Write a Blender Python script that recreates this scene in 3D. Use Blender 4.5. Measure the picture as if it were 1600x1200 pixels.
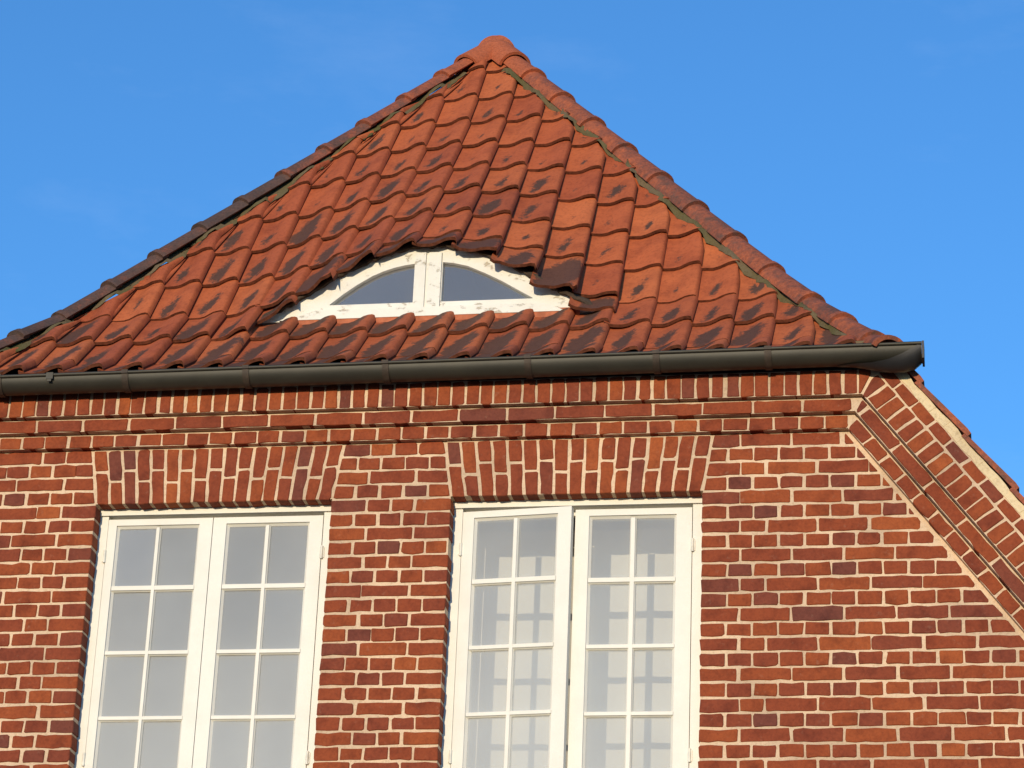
import bpy, math, random
from mathutils import Vector, Matrix
random.seed(11)
R = math.radians
for o in list(bpy.data.objects): bpy.data.objects.remove(o)
scene = bpy.context.scene
col = scene.collection

# ------------------------------------------------------------------ camera
cam_d = bpy.data.cameras.new('camera'); cam = bpy.data.objects.new('camera', cam_d); col.objects.link(cam)
scene.camera = cam
cam_d.sensor_fit = 'HORIZONTAL'; cam_d.sensor_width = 36; cam_d.lens = 4361.2 / 1600 * 36
cam_d.clip_end = 3000
CY, CP, CR = -0.181738, 0.402673, 0.04262
fwd = Vector((math.sin(CY) * math.cos(CP), math.cos(CY) * math.cos(CP), math.sin(CP)))
rgt = Vector((math.cos(CY), -math.sin(CY), 0)); upv = rgt.cross(fwd)
rr = math.cos(CR) * rgt + math.sin(CR) * upv; uu = -math.sin(CR) * rgt + math.cos(CR) * upv
m = Matrix((rr, uu, -fwd)).transposed().to_4x4(); m.translation = Vector((4.3312, -12.2618, -5.0195))
cam.matrix_world = m

# ------------------------------------------------------------------ light
SUN_AZ, SUN_EL = 6.5, 7.0          # degrees left of the wall's normal, above the horizon
S = Vector((-math.sin(R(SUN_AZ)) * math.cos(R(SUN_EL)), -math.cos(R(SUN_AZ)) * math.cos(R(SUN_EL)), math.sin(R(SUN_EL))))
world = bpy.data.worlds.new('World'); scene.world = world; world.use_nodes = True
wn = world.node_tree; wn.nodes.clear()
sky = wn.nodes.new('ShaderNodeTexSky'); sky.sky_type = 'NISHITA'; sky.sun_disc = False
sky.sun_elevation = R(SUN_EL); sky.sun_rotation = R(180 + SUN_AZ)
sky.altitude = 0; sky.air_density = 1.0; sky.dust_density = 0.0; sky.ozone_density = 4.8
hsv = wn.nodes.new('ShaderNodeHueSaturation'); hsv.inputs['Saturation'].default_value = 1.02; hsv.inputs['Value'].default_value = 1.1
bg = wn.nodes.new('ShaderNodeBackground'); bg.inputs['Strength'].default_value = 0.15
wo = wn.nodes.new('ShaderNodeOutputWorld')
tcw = wn.nodes.new('ShaderNodeTexCoord'); mpw = wn.nodes.new('ShaderNodeMapping'); mpw.inputs['Scale'].default_value = (3, 3, 9)
nzw = wn.nodes.new('ShaderNodeTexNoise'); nzw.inputs['Scale'].default_value = 2.4; nzw.inputs['Detail'].default_value = 8; nzw.inputs['Roughness'].default_value = .62
rpw = wn.nodes.new('ShaderNodeValToRGB'); rpw.color_ramp.elements[0].position = .56; rpw.color_ramp.elements[1].position = .95
mxw = wn.nodes.new('ShaderNodeMix'); mxw.data_type = 'RGBA'; mxw.inputs[7].default_value = (4.2, 4.6, 5.2, 1)
mlw = wn.nodes.new('ShaderNodeMath'); mlw.operation = 'MULTIPLY'; mlw.inputs[1].default_value = .07
wn.links.new(tcw.outputs['Generated'], mpw.inputs[0]); wn.links.new(mpw.outputs[0], nzw.inputs['Vector']); wn.links.new(nzw.outputs[0], rpw.inputs[0])
wn.links.new(rpw.outputs[0], mlw.inputs[0]); wn.links.new(mlw.outputs[0], mxw.inputs[0])
wn.links.new(sky.outputs[0], hsv.inputs['Color']); wn.links.new(hsv.outputs[0], mxw.inputs[6]); wn.links.new(mxw.outputs[2], bg.inputs['Color']); wn.links.new(bg.outputs[0], wo.inputs[0])
sun_d = bpy.data.lights.new('sun', 'SUN'); sun = bpy.data.objects.new('sun', sun_d); col.objects.link(sun)
sun_d.energy = 2.0; sun_d.angle = R(0.5); sun_d.color = (1.0, 0.82, 0.57)
sun.rotation_euler = (-S).to_track_quat('-Z', 'Y').to_euler(); sun.location = (-3, -20, 8)
scene.view_settings.view_transform = 'Standard'; scene.view_settings.look = 'None'
scene.view_settings.exposure = 0.92; scene.view_settings.gamma = 1.0
scene.view_settings.use_curve_mapping = False
scene.cycles.max_bounces = 8; scene.cycles.transparent_max_bounces = 12

# ------------------------------------------------------------------ helpers
WL = {}                                    # world location of every object
def link(name, mesh, mat, parent=None, loc=(0, 0, 0), **props):
    o = bpy.data.objects.new(name, mesh); col.objects.link(o)
    loc = Vector(loc); WL[o.name] = loc
    if parent is not None:
        o.parent = parent; o.location = loc - WL[parent.name]
    else: o.location = loc
    if mat is not None and mesh is not None and not mesh.materials: mesh.materials.append(mat)
    for k, v in props.items(): o[k] = v
    return o
class MB:
    def __init__(s): s.v = []; s.f = []; s.sm = []; s.uv = []
    def vert(s, p, uv=(0, 0)): s.v.append(tuple(p)); s.uv.append(uv); return len(s.v) - 1
    def face(s, idx, smooth=False): s.f.append(tuple(idx)); s.sm.append(smooth)
    def quad(s, a, b, c, d): i = [s.vert(p) for p in (a, b, c, d)]; s.face(i)
    def poly(s, pts): s.face([s.vert(p) for p in pts])
    def box(s, x0, x1, y0, y1, z0, z1):
        i = [s.vert((x, y, z)) for x in (x0, x1) for y in (y0, y1) for z in (z0, z1)]
        for f in ((0, 1, 3, 2), (4, 6, 7, 5), (0, 4, 5, 1), (2, 3, 7, 6), (0, 2, 6, 4), (1, 5, 7, 3)): s.face([i[k] for k in f])
    def grid(s, pts, smooth=True, flip=False, uvs=None):   # pts[i][j]
        ids = [[s.vert(p, (uvs[i][j] if uvs else (0, 0))) for j, p in enumerate(r)] for i, r in enumerate(pts)]
        for i in range(len(ids) - 1):
            for j in range(len(ids[0]) - 1):
                q = [ids[i][j], ids[i + 1][j], ids[i + 1][j + 1], ids[i][j + 1]]
                s.face(q[::-1] if flip else q, smooth)
    def prism(s, pts, y0, y1):             # polygon in XZ extruded along y (y0 = front)
        n = len(pts); a = [s.vert((x, y0, z)) for x, z in pts]; b = [s.vert((x, y1, z)) for x, z in pts]
        s.face(a); s.face(b[::-1])
        for i in range(n): s.face([a[i], b[i], b[(i + 1) % n], a[(i + 1) % n]])
    def build(s, name, mat, parent=None, loc=None, xform=None, **props):
        vs = [Vector(p) for p in s.v]
        if xform: vs = [xform(p) for p in vs]
        if loc is None:
            lo = [min(p[k] for p in vs) for k in range(3)]; hi = [max(p[k] for p in vs) for k in range(3)]
            loc = Vector([(a + b) / 2 for a, b in zip(lo, hi)])
        loc = Vector(loc); me = bpy.data.meshes.new(name)
        me.from_pydata([p - loc for p in vs], [], s.f)
        me.polygons.foreach_set('use_smooth', s.sm)
        if any(u != (0, 0) for u in s.uv):
            l = me.uv_layers.new(name='UVMap')
            for lp in me.loops: l.data[lp.index].uv = s.uv[lp.vertex_index]
        import bmesh
        b = bmesh.new(); b.from_mesh(me); bmesh.ops.recalc_face_normals(b, faces=b.faces[:]) if props.pop('recalc', True) else None
        b.to_mesh(me); b.free(); me.update()
        return link(name, me, mat, parent, loc, **props)
def cross2(a, b, p): return (b[0] - a[0]) * (p[1] - a[1]) - (b[1] - a[1]) * (p[0] - a[0])
def clip(poly, a, b):                      # keep what lies left of a->b
    out = []
    for i, p in enumerate(poly):
        q = poly[(i + 1) % len(poly)]; dp, dq = cross2(a, b, p), cross2(a, b, q)
        if dp >= 0: out.append(p)
        if (dp >= 0) != (dq >= 0):
            t = dp / (dp - dq); out.append((p[0] + t * (q[0] - p[0]), p[1] + t * (q[1] - p[1])))
    return out
def area(p): return abs(sum(p[i][0] * p[(i + 1) % len(p)][1] - p[(i + 1) % len(p)][0] * p[i][1] for i in range(len(p)))) / 2

# ------------------------------------------------------------------ materials
def new_mat(name):
    mt = bpy.data.materials.new(name); mt.use_nodes = True; nt = mt.node_tree
    return mt, nt, nt.nodes['Principled BSDF'], nt.nodes.new, nt.links.new
def ramp(nt, stops, interp='LINEAR'):
    r = nt.nodes.new('ShaderNodeValToRGB'); e = r.color_ramp.elements; r.color_ramp.interpolation = interp
    while len(e) < len(stops): e.new(0.5)
    for x, (p, c) in zip(e, stops): x.position = p; x.color = (*c, 1) if len(c) == 3 else c
    return r
def noise(nt, scale, detail=4, rough=.55, vec=None):
    n = nt.nodes.new('ShaderNodeTexNoise'); n.inputs['Scale'].default_value = scale; n.inputs['Detail'].default_value = detail; n.inputs['Roughness'].default_value = rough
    if vec is not None: nt.links.new(vec, n.inputs['Vector'])
    return n
def mixc(nt, fac, a, b, mode='MIX'):
    x = nt.nodes.new('ShaderNodeMix'); x.data_type = 'RGBA'; x.blend_type = mode
    for k, v in (('Factor', fac), ('A', a), ('B', b)):
        s = x.inputs[0] if k == 'Factor' else x.inputs[6 if k == 'A' else 7]
        if isinstance(v, (int, float)): s.default_value = v
        elif isinstance(v, tuple): s.default_value = (*v, 1)
        else: nt.links.new(v, s)
    return x.outputs[2]
def mathn(nt, op, a, b=None, clampit=False):
    x = nt.nodes.new('ShaderNodeMath'); x.operation = op; x.use_clamp = clampit
    for i, v in enumerate((a, b)):
        if v is None: continue
        if isinstance(v, (int, float)): x.inputs[i].default_value = v
        else: nt.links.new(v, x.inputs[i])
    return x.outputs[0]
def bump(nt, bs, h, strength, dist):
    b = nt.nodes.new('ShaderNodeBump'); b.inputs['Strength'].default_value = strength; b.inputs['Distance'].default_value = dist
    nt.links.new(h, b.inputs['Height']); nt.links.new(b.outputs[0], bs.inputs['Normal'])
def pos(nt): return nt.nodes.new('ShaderNodeNewGeometry').outputs['Position']

def mat_brick():
    mt, nt, bs, N, L = new_mat('brick_clay')
    oi = N('ShaderNodeObjectInfo'); p = pos(nt)
    rp = ramp(nt, [(0, (.145, .043, .030)), (.05, (.185, .046, .026)), (.15, (.212, .047, .022)), (.45, (.238, .051, .020)), (.80, (.258, .057, .020)), (.95, (.285, .066, .021)), (1, (.325, .080, .024))])
    L(mathn(nt, 'FRACT', mathn(nt, 'ADD', oi.outputs['Random'], N('ShaderNodeNewGeometry').outputs['Random Per Island'])), rp.inputs[0])
    n1 = noise(nt, 9, 3, .6, p); n2 = noise(nt, 70, 4, .7, p); n3 = noise(nt, 330, 2, .6, p)
    r1 = ramp(nt, [(.30, (.70, .66, .68)), (.5, (1, 1, 1)), (.72, (1.12, 1.16, 1.10))]); L(n1.outputs[0], r1.inputs[0])
    c = mixc(nt, 1.0, rp.outputs[0], r1.outputs[0], 'MULTIPLY')
    r2 = ramp(nt, [(.30, (.72, .70, .70)), (.52, (1, 1, 1)), (.75, (1.2, 1.2, 1.15))]); L(n2.outputs[0], r2.inputs[0])
    c = mixc(nt, .75, c, r2.outputs[0], 'MULTIPLY')
    # mortar dust smeared over the faces here and there
    r3 = ramp(nt, [(.60, (0, 0, 0)), (.80, (1, 1, 1))]); n4 = noise(nt, 28, 5, .7, p); L(n4.outputs[0], r3.inputs[0])
    c = mixc(nt, mathn(nt, 'MULTIPLY', r3.outputs[0], .22), c, (.50, .36, .25))
    L(c, bs.inputs['Base Color']); bs.inputs['Roughness'].default_value = .88; bs.inputs['Specular IOR Level'].default_value = .25
    h = mathn(nt, 'ADD', mathn(nt, 'MULTIPLY', n2.outputs[0], .7), mathn(nt, 'MULTIPLY', n3.outputs[0], .3)); bump(nt, bs, h, .55, .004)
    return mt
def mat_mortar(name='lime_mortar', base=(.71, .525, .355), dark=(.50, .365, .25)):
    mt, nt, bs, N, L = new_mat(name); p = pos(nt)
    n1 = noise(nt, 2.2, 4, .6, p); n2 = noise(nt, 60, 5, .7, p)
    r1 = ramp(nt, [(.36, dark), (.60, base)]); L(n1.outputs[0], r1.inputs[0])
    r2 = ramp(nt, [(.28, (.66, .62, .56)), (.5, (1, 1, 1)), (.8, (1.08, 1.06, 1.04))]); L(n2.outputs[0], r2.inputs[0])
    c = mixc(nt, .8, r1.outputs[0], r2.outputs[0], 'MULTIPLY')
    L(c, bs.inputs['Base Color']); bs.inputs['Roughness'].default_value = .95; bs.inputs['Specular IOR Level'].default_value = .15
    bump(nt, bs, n2.outputs[0], .7, .006); return mt
def mat_tile():
    mt, nt, bs, N, L = new_mat('clay_roof_tile'); p = pos(nt)
    oi = N('ShaderNodeObjectInfo')
    at = N('ShaderNodeAttribute'); at.attribute_type = 'OBJECT'; at.attribute_name = 'dirt'
    rp = ramp(nt, [(0, (.37, .083, .031)), (.3, (.43, .099, .034)), (.7, (.47, .114, .037)), (1, (.51, .134, .044))]); L(oi.outputs['Random'], rp.inputs[0])
    n1 = noise(nt, 7, 4, .6, p); n2 = noise(nt, 55, 4, .65, p); n3 = noise(nt, 260, 2, .6, p)
    r1 = ramp(nt, [(.30, (.74, .70, .72)), (.52, (1, 1, 1)), (.75, (1.1, 1.12, 1.1))]); L(n1.outputs[0], r1.inputs[0])
    c = mixc(nt, 1.0, rp.outputs[0], r1.outputs[0], 'MULTIPLY')
    # lichen-grey blotch in the pan of each tile
    uv = N('ShaderNodeUVMap'); sx = N('ShaderNodeSeparateXYZ'); L(uv.outputs[0], sx.inputs[0])
    rx = mathn(nt, 'ADD', mathn(nt, 'MULTIPLY', oi.outputs['Random'], .16), .38)
    sk = mathn(nt, 'MULTIPLY', mathn(nt, 'SUBTRACT', sx.outputs[1], .36), .30)
    dx = mathn(nt, 'DIVIDE', mathn(nt, 'SUBTRACT', mathn(nt, 'SUBTRACT', sx.outputs[0], rx), sk), .24)
    dy = mathn(nt, 'DIVIDE', mathn(nt, 'SUBTRACT', sx.outputs[1], .36), .36)
    d = mathn(nt, 'SQRT', mathn(nt, 'ADD', mathn(nt, 'MULTIPLY', dx, dx), mathn(nt, 'MULTIPLY', dy, dy)))
    nb = noise(nt, 42, 9, .80, p); nbig = noise(nt, 11, 3, .6, p)
    g = mathn(nt, 'SUBTRACT', 1.0, d)                                # 1 centre .. 0 rim
    g = mathn(nt, 'ADD', g, mathn(nt, 'MULTIPLY', mathn(nt, 'SUBTRACT', nb.outputs[0], .5), 2.4))
    g = mathn(nt, 'ADD', g, mathn(nt, 'MULTIPLY', mathn(nt, 'SUBTRACT', nbig.outputs[0], .5), 1.6))
    g = mathn(nt, 'ADD', g, mathn(nt, 'SUBTRACT', mathn(nt, 'MULTIPLY', at.outputs['Fac'], 1.6), 1.0))
    rb = ramp(nt, [(.30, (0, 0, 0)), (.66, (1, 1, 1))]); L(g, rb.inputs[0])
    c = mixc(nt, mathn(nt, 'MULTIPLY', rb.outputs[0], .93), c, (.046, .037, .029))
    c = mixc(nt, mathn(nt, 'MULTIPLY', at.outputs['Fac'], .20, True), c, (.185, .058, .030))     # older tiles have darkened all over
    # thin soot in the fine noise
    r2 = ramp(nt, [(.34, (.62, .58, .58)), (.5, (1, 1, 1)), (.8, (1.1, 1.1, 1.1))]); L(n2.outputs[0], r2.inputs[0])
    c = mixc(nt, .55, c, r2.outputs[0], 'MULTIPLY')
    L(c, bs.inputs['Base Color']); bs.inputs['Roughness'].default_value = .78; bs.inputs['Specular IOR Level'].default_value = .3
    bump(nt, bs, mathn(nt, 'ADD', n2.outputs[0], mathn(nt, 'MULTIPLY', n3.outputs[0], .4)), .35, .004); return mt
def mat_ridge():
    mt, nt, bs, N, L = new_mat('weathered_ridge_clay'); p = pos(nt); oi = N('ShaderNodeObjectInfo')
    at = N('ShaderNodeAttribute'); at.attribute_type = 'OBJECT'; at.attribute_name = 'dirt'
    n1 = noise(nt, 14, 6, .75, p); n2 = noise(nt, 70, 4, .7, p)
    g = mathn(nt, 'ADD', n1.outputs[0], mathn(nt, 'SUBTRACT', mathn(nt, 'MULTIPLY', at.outputs['Fac'], .6), .3))
    r = ramp(nt, [(.34, (.43, .115, .050)), (.50, (.27, .085, .050)), (.66, (.135, .070, .052)), (.85, (.095, .062, .052))]); L(g, r.inputs[0])
    r2 = ramp(nt, [(.34, (.6, .6, .6)), (.55, (1, 1, 1)), (.8, (1.2, 1.2, 1.2))]); L(n2.outputs[0], r2.inputs[0])
    c = mixc(nt, .7, r.outputs[0], r2.outputs[0], 'MULTIPLY')
    L(c, bs.inputs['Base Color']); bs.inputs['Roughness'].default_value = .85; bs.inputs['Specular IOR Level'].default_value = .25
    bump(nt, bs, n2.outputs[0], .5, .005); return mt
def mat_simple(name, colr, rough=.6, metal=0., var=.25, scale=12, bumpd=.002, spec=.4):
    mt, nt, bs, N, L = new_mat(name); p = pos(nt)
    n1 = noise(nt, scale, 5, .65, p); n2 = noise(nt, scale * 7, 3, .6, p)
    r = ramp(nt, [(.3, tuple(c * (1 - var) for c in colr)), (.7, tuple(min(1, c * (1 + var)) for c in colr))]); L(n1.outputs[0], r.inputs[0])
    L(r.outputs[0], bs.inputs['Base Color']); bs.inputs['Roughness'].default_value = rough; bs.inputs['Metallic'].default_value = metal; bs.inputs['Specular IOR Level'].default_value = spec
    bump(nt, bs, n2.outputs[0], .4, bumpd); return mt
def mat_paint(name, wear):
    mt, nt, bs, N, L = new_mat(name); p = pos(nt)
    mp = N('ShaderNodeMapping'); mp.inputs['Scale'].default_value = (1, 1, .45) if wear < .3 else (.30, 1, .55); L(p, mp.inputs[0])
    n1 = noise(nt, 5, 4, .6, p); n2 = noise(nt, 38, 6, .75, mp.outputs[0]); n3 = noise(nt, 120, 3, .6, p)
    r1 = ramp(nt, [(.3, (.70, .675, .60)), (.6, (.76, .735, .66))]); L(n1.outputs[0], r1.inputs[0])
    lo = .74 - wear * .30
    r2 = ramp(nt, [(lo, (0, 0, 0)), (lo + .05, (1, 1, 1))]); L(n2.outputs[0], r2.inputs[0])
    c = mixc(nt, mathn(nt, 'MULTIPLY', r2.outputs[0], min(1, .25 + wear)), r1.outputs[0], (.42, .35, .25))
    L(c, bs.inputs['Base Color']); bs.inputs['Roughness'].default_value = .5; bs.inputs['Specular IOR Level'].default_value = .35
    bump(nt, bs, mathn(nt, 'SUBTRACT', n3.outputs[0], mathn(nt, 'MULTIPLY', r2.outputs[0], 1.2)), .3 + wear * .5, .002 + wear * .003); return mt
def mat_glass(name, film, tint=(.76, .765, .73)):
    mt = bpy.data.materials.new(name); mt.use_nodes = True; nt = mt.node_tree; nt.nodes.clear(); N = nt.nodes.new; L = nt.links.new
    out = N('ShaderNodeOutputMaterial'); tr = N('ShaderNodeBsdfTransparent'); tr.inputs[0].default_value = (.93, .95, .94, 1)
    gl = N('ShaderNodeBsdfGlossy'); gl.inputs['Roughness'].default_value = .03
    p = pos(nt); nz = noise(nt, 1.8, 2, .4, p); bp = N('ShaderNodeBump'); bp.inputs['Strength'].default_value = .08; bp.inputs['Distance'].default_value = .01
    L(nz.outputs[0], bp.inputs['Height']); L(bp.outputs[0], gl.inputs['Normal'])
    fr = N('ShaderNodeFresnel'); fr.inputs['IOR'].default_value = 1.9
    m1 = N('ShaderNodeMixShader'); L(fr.outputs[0], m1.inputs[0]); L(tr.outputs[0], m1.inputs[1]); L(gl.outputs[0], m1.inputs[2])
    df = N('ShaderNodeBsdfDiffuse'); df.inputs[0].default_value = (*tint, 1)   # pale film on the old pane
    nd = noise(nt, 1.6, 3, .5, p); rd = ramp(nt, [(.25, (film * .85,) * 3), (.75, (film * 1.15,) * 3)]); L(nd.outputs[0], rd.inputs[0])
    sz = N('ShaderNodeSeparateXYZ'); L(p, sz.inputs[0]); low_ = mathn(nt, 'MULTIPLY', mathn(nt, 'ADD', sz.outputs[2], .35), -.13)   # film grows paler downwards, painting in the lower panes' brighter reflection
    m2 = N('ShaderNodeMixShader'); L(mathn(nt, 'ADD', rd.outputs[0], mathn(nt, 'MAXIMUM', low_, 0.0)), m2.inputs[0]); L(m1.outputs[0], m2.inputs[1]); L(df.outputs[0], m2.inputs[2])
    L(m2.outputs[0], out.inputs[0]); return mt

M_brick = mat_brick(); M_mortar = mat_mortar(); M_tile = mat_tile(); M_ridge = mat_ridge()
M_verge_mortar = mat_mortar('yellow_lime_mortar', (.72, .58, .36), (.60, .47, .29))
M_bed = mat_mortar('mossy_bedding_mortar', (.150, .112, .066), (.098, .088, .034))
M_tedge = mat_simple('dark_tile_edge', (.115, .036, .018), .9, 0, .5, 40, .003, .2)
M_archshade = mat_simple('arch_lip_shade', (.060, .042, .030), .95, 0, .5, 30, .004, .2)
M_deck = mat_simple('dark_roof_boards', (.035, .025, .02), .9)
M_zinc = mat_simple('weathered_zinc', (.038, .035, .026), .55, .25, .18, 6, .001, .5)
M_zincd = mat_simple('dark_zinc', (.022, .022, .024), .5, .3, .2, 8, .001, .5)
M_brk = mat_simple('rusty_bracket', (.050, .036, .026), .65, .2, .3, 25)
M_tar = mat_simple('black_painted_board', (.018, .016, .018), .6)
M_paint = mat_paint('cream_white_paint', .16); M_oldpaint = mat_paint('flaking_white_paint', .52)
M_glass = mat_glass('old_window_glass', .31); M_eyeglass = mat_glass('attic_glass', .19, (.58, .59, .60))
M_plaster = mat_simple('interior_plaster', (.55, .54, .52), .9, 0, .04, 3)
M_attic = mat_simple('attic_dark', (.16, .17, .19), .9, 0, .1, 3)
M_curtain = mat_simple('pale_screen_cloth', (.62, .60, .55), .9, 0, .05, 5)
M_iron = mat_simple('painted_hinge', (.70, .68, .60), .5)
M_ground = mat_simple('asphalt_grey', (.06, .058, .055), .9, 0, .25, 3, .01)
M_sign = mat_simple('clay_strip', (.42, .13, .06), .85, 0, .3, 20)

# ------------------------------------------------------------------ ground
GZ = -6.63
gm = MB(); gm.quad((-400, -400, GZ), (400, -400, GZ), (400, 400, GZ), (-400, 400, GZ))
gm.build('ground', M_ground, None, (0, 0, GZ), kind='structure')

# ------------------------------------------------------------------ house root and shell
house = link('brick_house', None, None, None, (1.51, 2, GZ),
             label='red brick gable house with half-hipped orange tile roof and eyebrow window', category='house')
C = .0723; J = .0112                                    # course height, joint
TH = R(52.3); ST, CT = math.sin(TH), math.cos(TH)
X_C0 = 3.699                                           # where wall top meets the raking cornice
rake_d = (CT, -ST); rake_n = (ST, CT)
def mitre(w): return X_C0 + w * math.tan(TH / 2)
OPEN = [(.036, 1.218), (1.806, 3.012)]; ZT = -.289; ZB = -2.12
SK = .045
XL, XR, ZW = -.95, 5.2, -2.35
# -- mortar body of the gable wall, built from butted prisms
wm = MB(); D = .30; e = .003
xr = lambda z: X_C0 + .01 - z * CT / ST
MX = lambda x: 3.02 - x                                # the gable is symmetrical about x = 1.51
xl = lambda z: MX(xr(z))
wm.prism([(xl(ZB), ZB), (OPEN[0][0] - e, ZB), (OPEN[0][0] - e, ZT + e), (xl(ZT), ZT + e)], 0, D)
wm.prism([(OPEN[0][1] + e, ZB), (OPEN[1][0] - e, ZB), (OPEN[1][0] - e, ZT + e), (OPEN[0][1] + e, ZT + e)], 0, D)
wm.prism([(OPEN[1][1] + e, ZB), (xr(ZB), ZB), (xr(ZT), ZT + e), (OPEN[1][1] + e, ZT + e)], 0, D)
wm.prism([(xl(ZT), ZT + e), (xr(ZT), ZT + e), (xr(-.006), -.006), (xl(-.006), -.006)], 0, D)
wm.prism([(xl(ZW), ZW), (xr(ZW), ZW), (xr(ZB), ZB), (xl(ZB), ZB)], 0, D)
wall = wm.build('wall', M_mortar, house)
lw = MB(); lw.prism([(MX(5.5), GZ), (5.5, GZ), (xr(ZW), ZW), (xl(ZW), ZW)], .002, D)   # lower storey, below the picture
lw.build('lower_wall', M_mortar, house)
sb = MB(); sb.box(MX(5.5), MX(5.3), D + .01, 7, GZ, -2.3); sb.box(5.3, 5.5, D + .01, 7, GZ, -2.3); sb.box(MX(5.3), 5.3, 6.8, 7, GZ, -.6)
sb.build('side_wall', M_brick, house)
OUT = MB()                                             # bricks beyond the picture's edges, joined

# -- brick maker
def rough_outline(poly, step=.05, jit=.0019):
    out = []
    n = len(poly)
    for i in range(n):
        a, b = poly[i], poly[(i + 1) % n]; L = math.hypot(b[0] - a[0], b[1] - a[1])
        if L < .004: continue
        k = max(1, round(L / step)); ux, uz = (b[0] - a[0]) / L, (b[1] - a[1]) / L
        c = min(.004 if random.random() < .85 else .011, L * .2)
        for j in range(k):
            t = c / L if j == 0 else j / k
            o = random.gauss(0, jit); out.append((a[0] + ux * L * t - uz * o, a[1] + uz * L * t + ux * o))
        o = random.gauss(0, jit * .6); out.append((b[0] - ux * c - uz * o, b[1] - uz * c + ux * o))
    return out
def brick(poly, front, back, parent, name='brick', proud=.004):
    if len(poly) < 3 or area(poly) < .0006: return None
    cx = sum(p[0] for p in poly) / len(poly); cz = sum(p[1] for p in poly) / len(poly)
    o = rough_outline(poly); pr = front - proud - random.uniform(-.0015, .0025)
    tx, tz = random.gauss(0, .006), random.gauss(0, .006)
    far = max(p[0] for p in poly) < -.60 or max(p[1] for p in poly) < -1.74 or min(p[0] for p in poly) > 4.62
    b = OUT if far else MB(); n = len(o); bev = .0035
    def yy(x, z, base): return base + tx * (x - cx) + tz * (z - cz)
    r0 = [b.vert((x, back, z)) for x, z in o]; r1 = [b.vert((x, yy(x, z, pr) + bev, z)) for x, z in o]
    r2 = []
    for x, z in o:
        dx, dz = x - cx, z - cz; L = math.hypot(dx, dz) or 1; q = bev * 1.1 / L
        r2.append(b.vert((x - dx * q, yy(x, z, pr), z - dz * q)))
    for i in range(n):
        k = (i + 1) % n; b.face([r0[i], r1[i], r1[k], r0[k]]); b.face([r1[i], r2[i], r2[k], r1[k]])
    b.face(r2)
    return None if far else b.build(name, M_brick, parent)
def rect(x0, x1, z0, z1): return [(x0, z0), (x1, z0), (x1, z1), (x0, z1)]
# clip lines
rake_a, rake_b = (X_C0 - .020 / ST, 0.0), (X_C0 - .020 / ST + CT, -ST)      # left of b->a keeps the wall side
def clip_rake(p): return clip(p, rake_b, rake_a)
def clip_rake_l(p): return [(MX(x), z) for x, z in reversed(clip_rake([(MX(x), z) for x, z in reversed(p)]))]
def jit(v, s=.0025): return v + random.gauss(0, s)

def fill_row(k, xs, xe, pattern, direction, clips, jamb):
    """bricks from xs towards xe; pattern then repeating; jamb: which x keeps a deep reveal"""
    zt = -(k - 1) * C - J / 2; zb = -k * C + J / 2
    x = xs; i = 0
    while (x < xe - .03) if direction > 0 else (x > xe + .03):
        w = pattern[i] if i < len(pattern) else pattern[-1]
        first = i == 0; i += 1
        w2 = w
        if direction > 0: a, b = x + (0 if first else J / 2), min(x + w - J / 2, xe)
        else: a, b = max(x - w + J / 2, xe), x - (0 if first else J / 2)
        x += direction * w2
        if b - a < .02: continue
        a2, b2 = (a if (first and direction > 0) else jit(a)), (b if (first and direction < 0) else jit(b))
        if abs(b2 - xe) < .01 and direction > 0: b2 = xe if not clips else b2
        p = rect(a2, b2, jit(zb, .0012), jit(zt, .0012))
        for fn in clips: p = fn(p)
        deep = jamb and k > 4 and (any(abs(q - a2) < .012 or abs(q - b2) < .012 for q in jamb))
        brick(p, 0, .088 if deep else .03, wall)
H_, S_, Q_ = .12, .24, .18
def skew(side, X):      # clip against the splayed end of a flat arch; keep the wall outside the arch
    j = .008
    if side == 'r': return lambda p: clip(p, (X + j, ZT), (X + SK + j, 0)) if False else clip(p, (X + SK + j, 0), (X + j, ZT))
    return lambda p: clip(p, (X - j, ZT), (X - SK - j, 0))
nrow = int(-ZW / C)
for k in range(1, nrow + 1):
    arch = k <= 4
    # left pier, laid from the jamb leftwards
    c = [clip_rake_l] + ([skew('l', OPEN[0][0])] if arch else [])
    xs = OPEN[0][0]
    pat = [H_] if k % 2 == 0 else ([Q_, H_, S_] if k % 4 == 1 else [Q_, S_])
    if -k * C < ZB: xs = 0.036
    fill_row(k, xs, MX(X_C0 + (-k * C) * -CT / ST + .02), pat, -1, c, [OPEN[0][0]])
    # middle pier
    c = [skew('r', OPEN[0][1]), skew('l', OPEN[1][0])] if arch else []
    pat = [.1176] if k % 2 == 0 else ([.1766, .1176, .1176, .1766] if k % 4 == 1 else [.1766, .235, .1766])
    fill_row(k, OPEN[0][1], OPEN[1][0], pat, 1, c, [OPEN[0][1], OPEN[1][0]])
    # right pier
    c = [clip_rake] + ([skew('r', OPEN[1][1])] if arch else [])
    pat = [H_] if k % 2 == 0 else ([Q_, S_] if k % 4 == 1 else [Q_, H_, S_])
    fill_row(k, OPEN[1][1], X_C0 + (-k * C) * -CT / ST + .02, pat, 1, c, [OPEN[1][1]])

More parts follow.
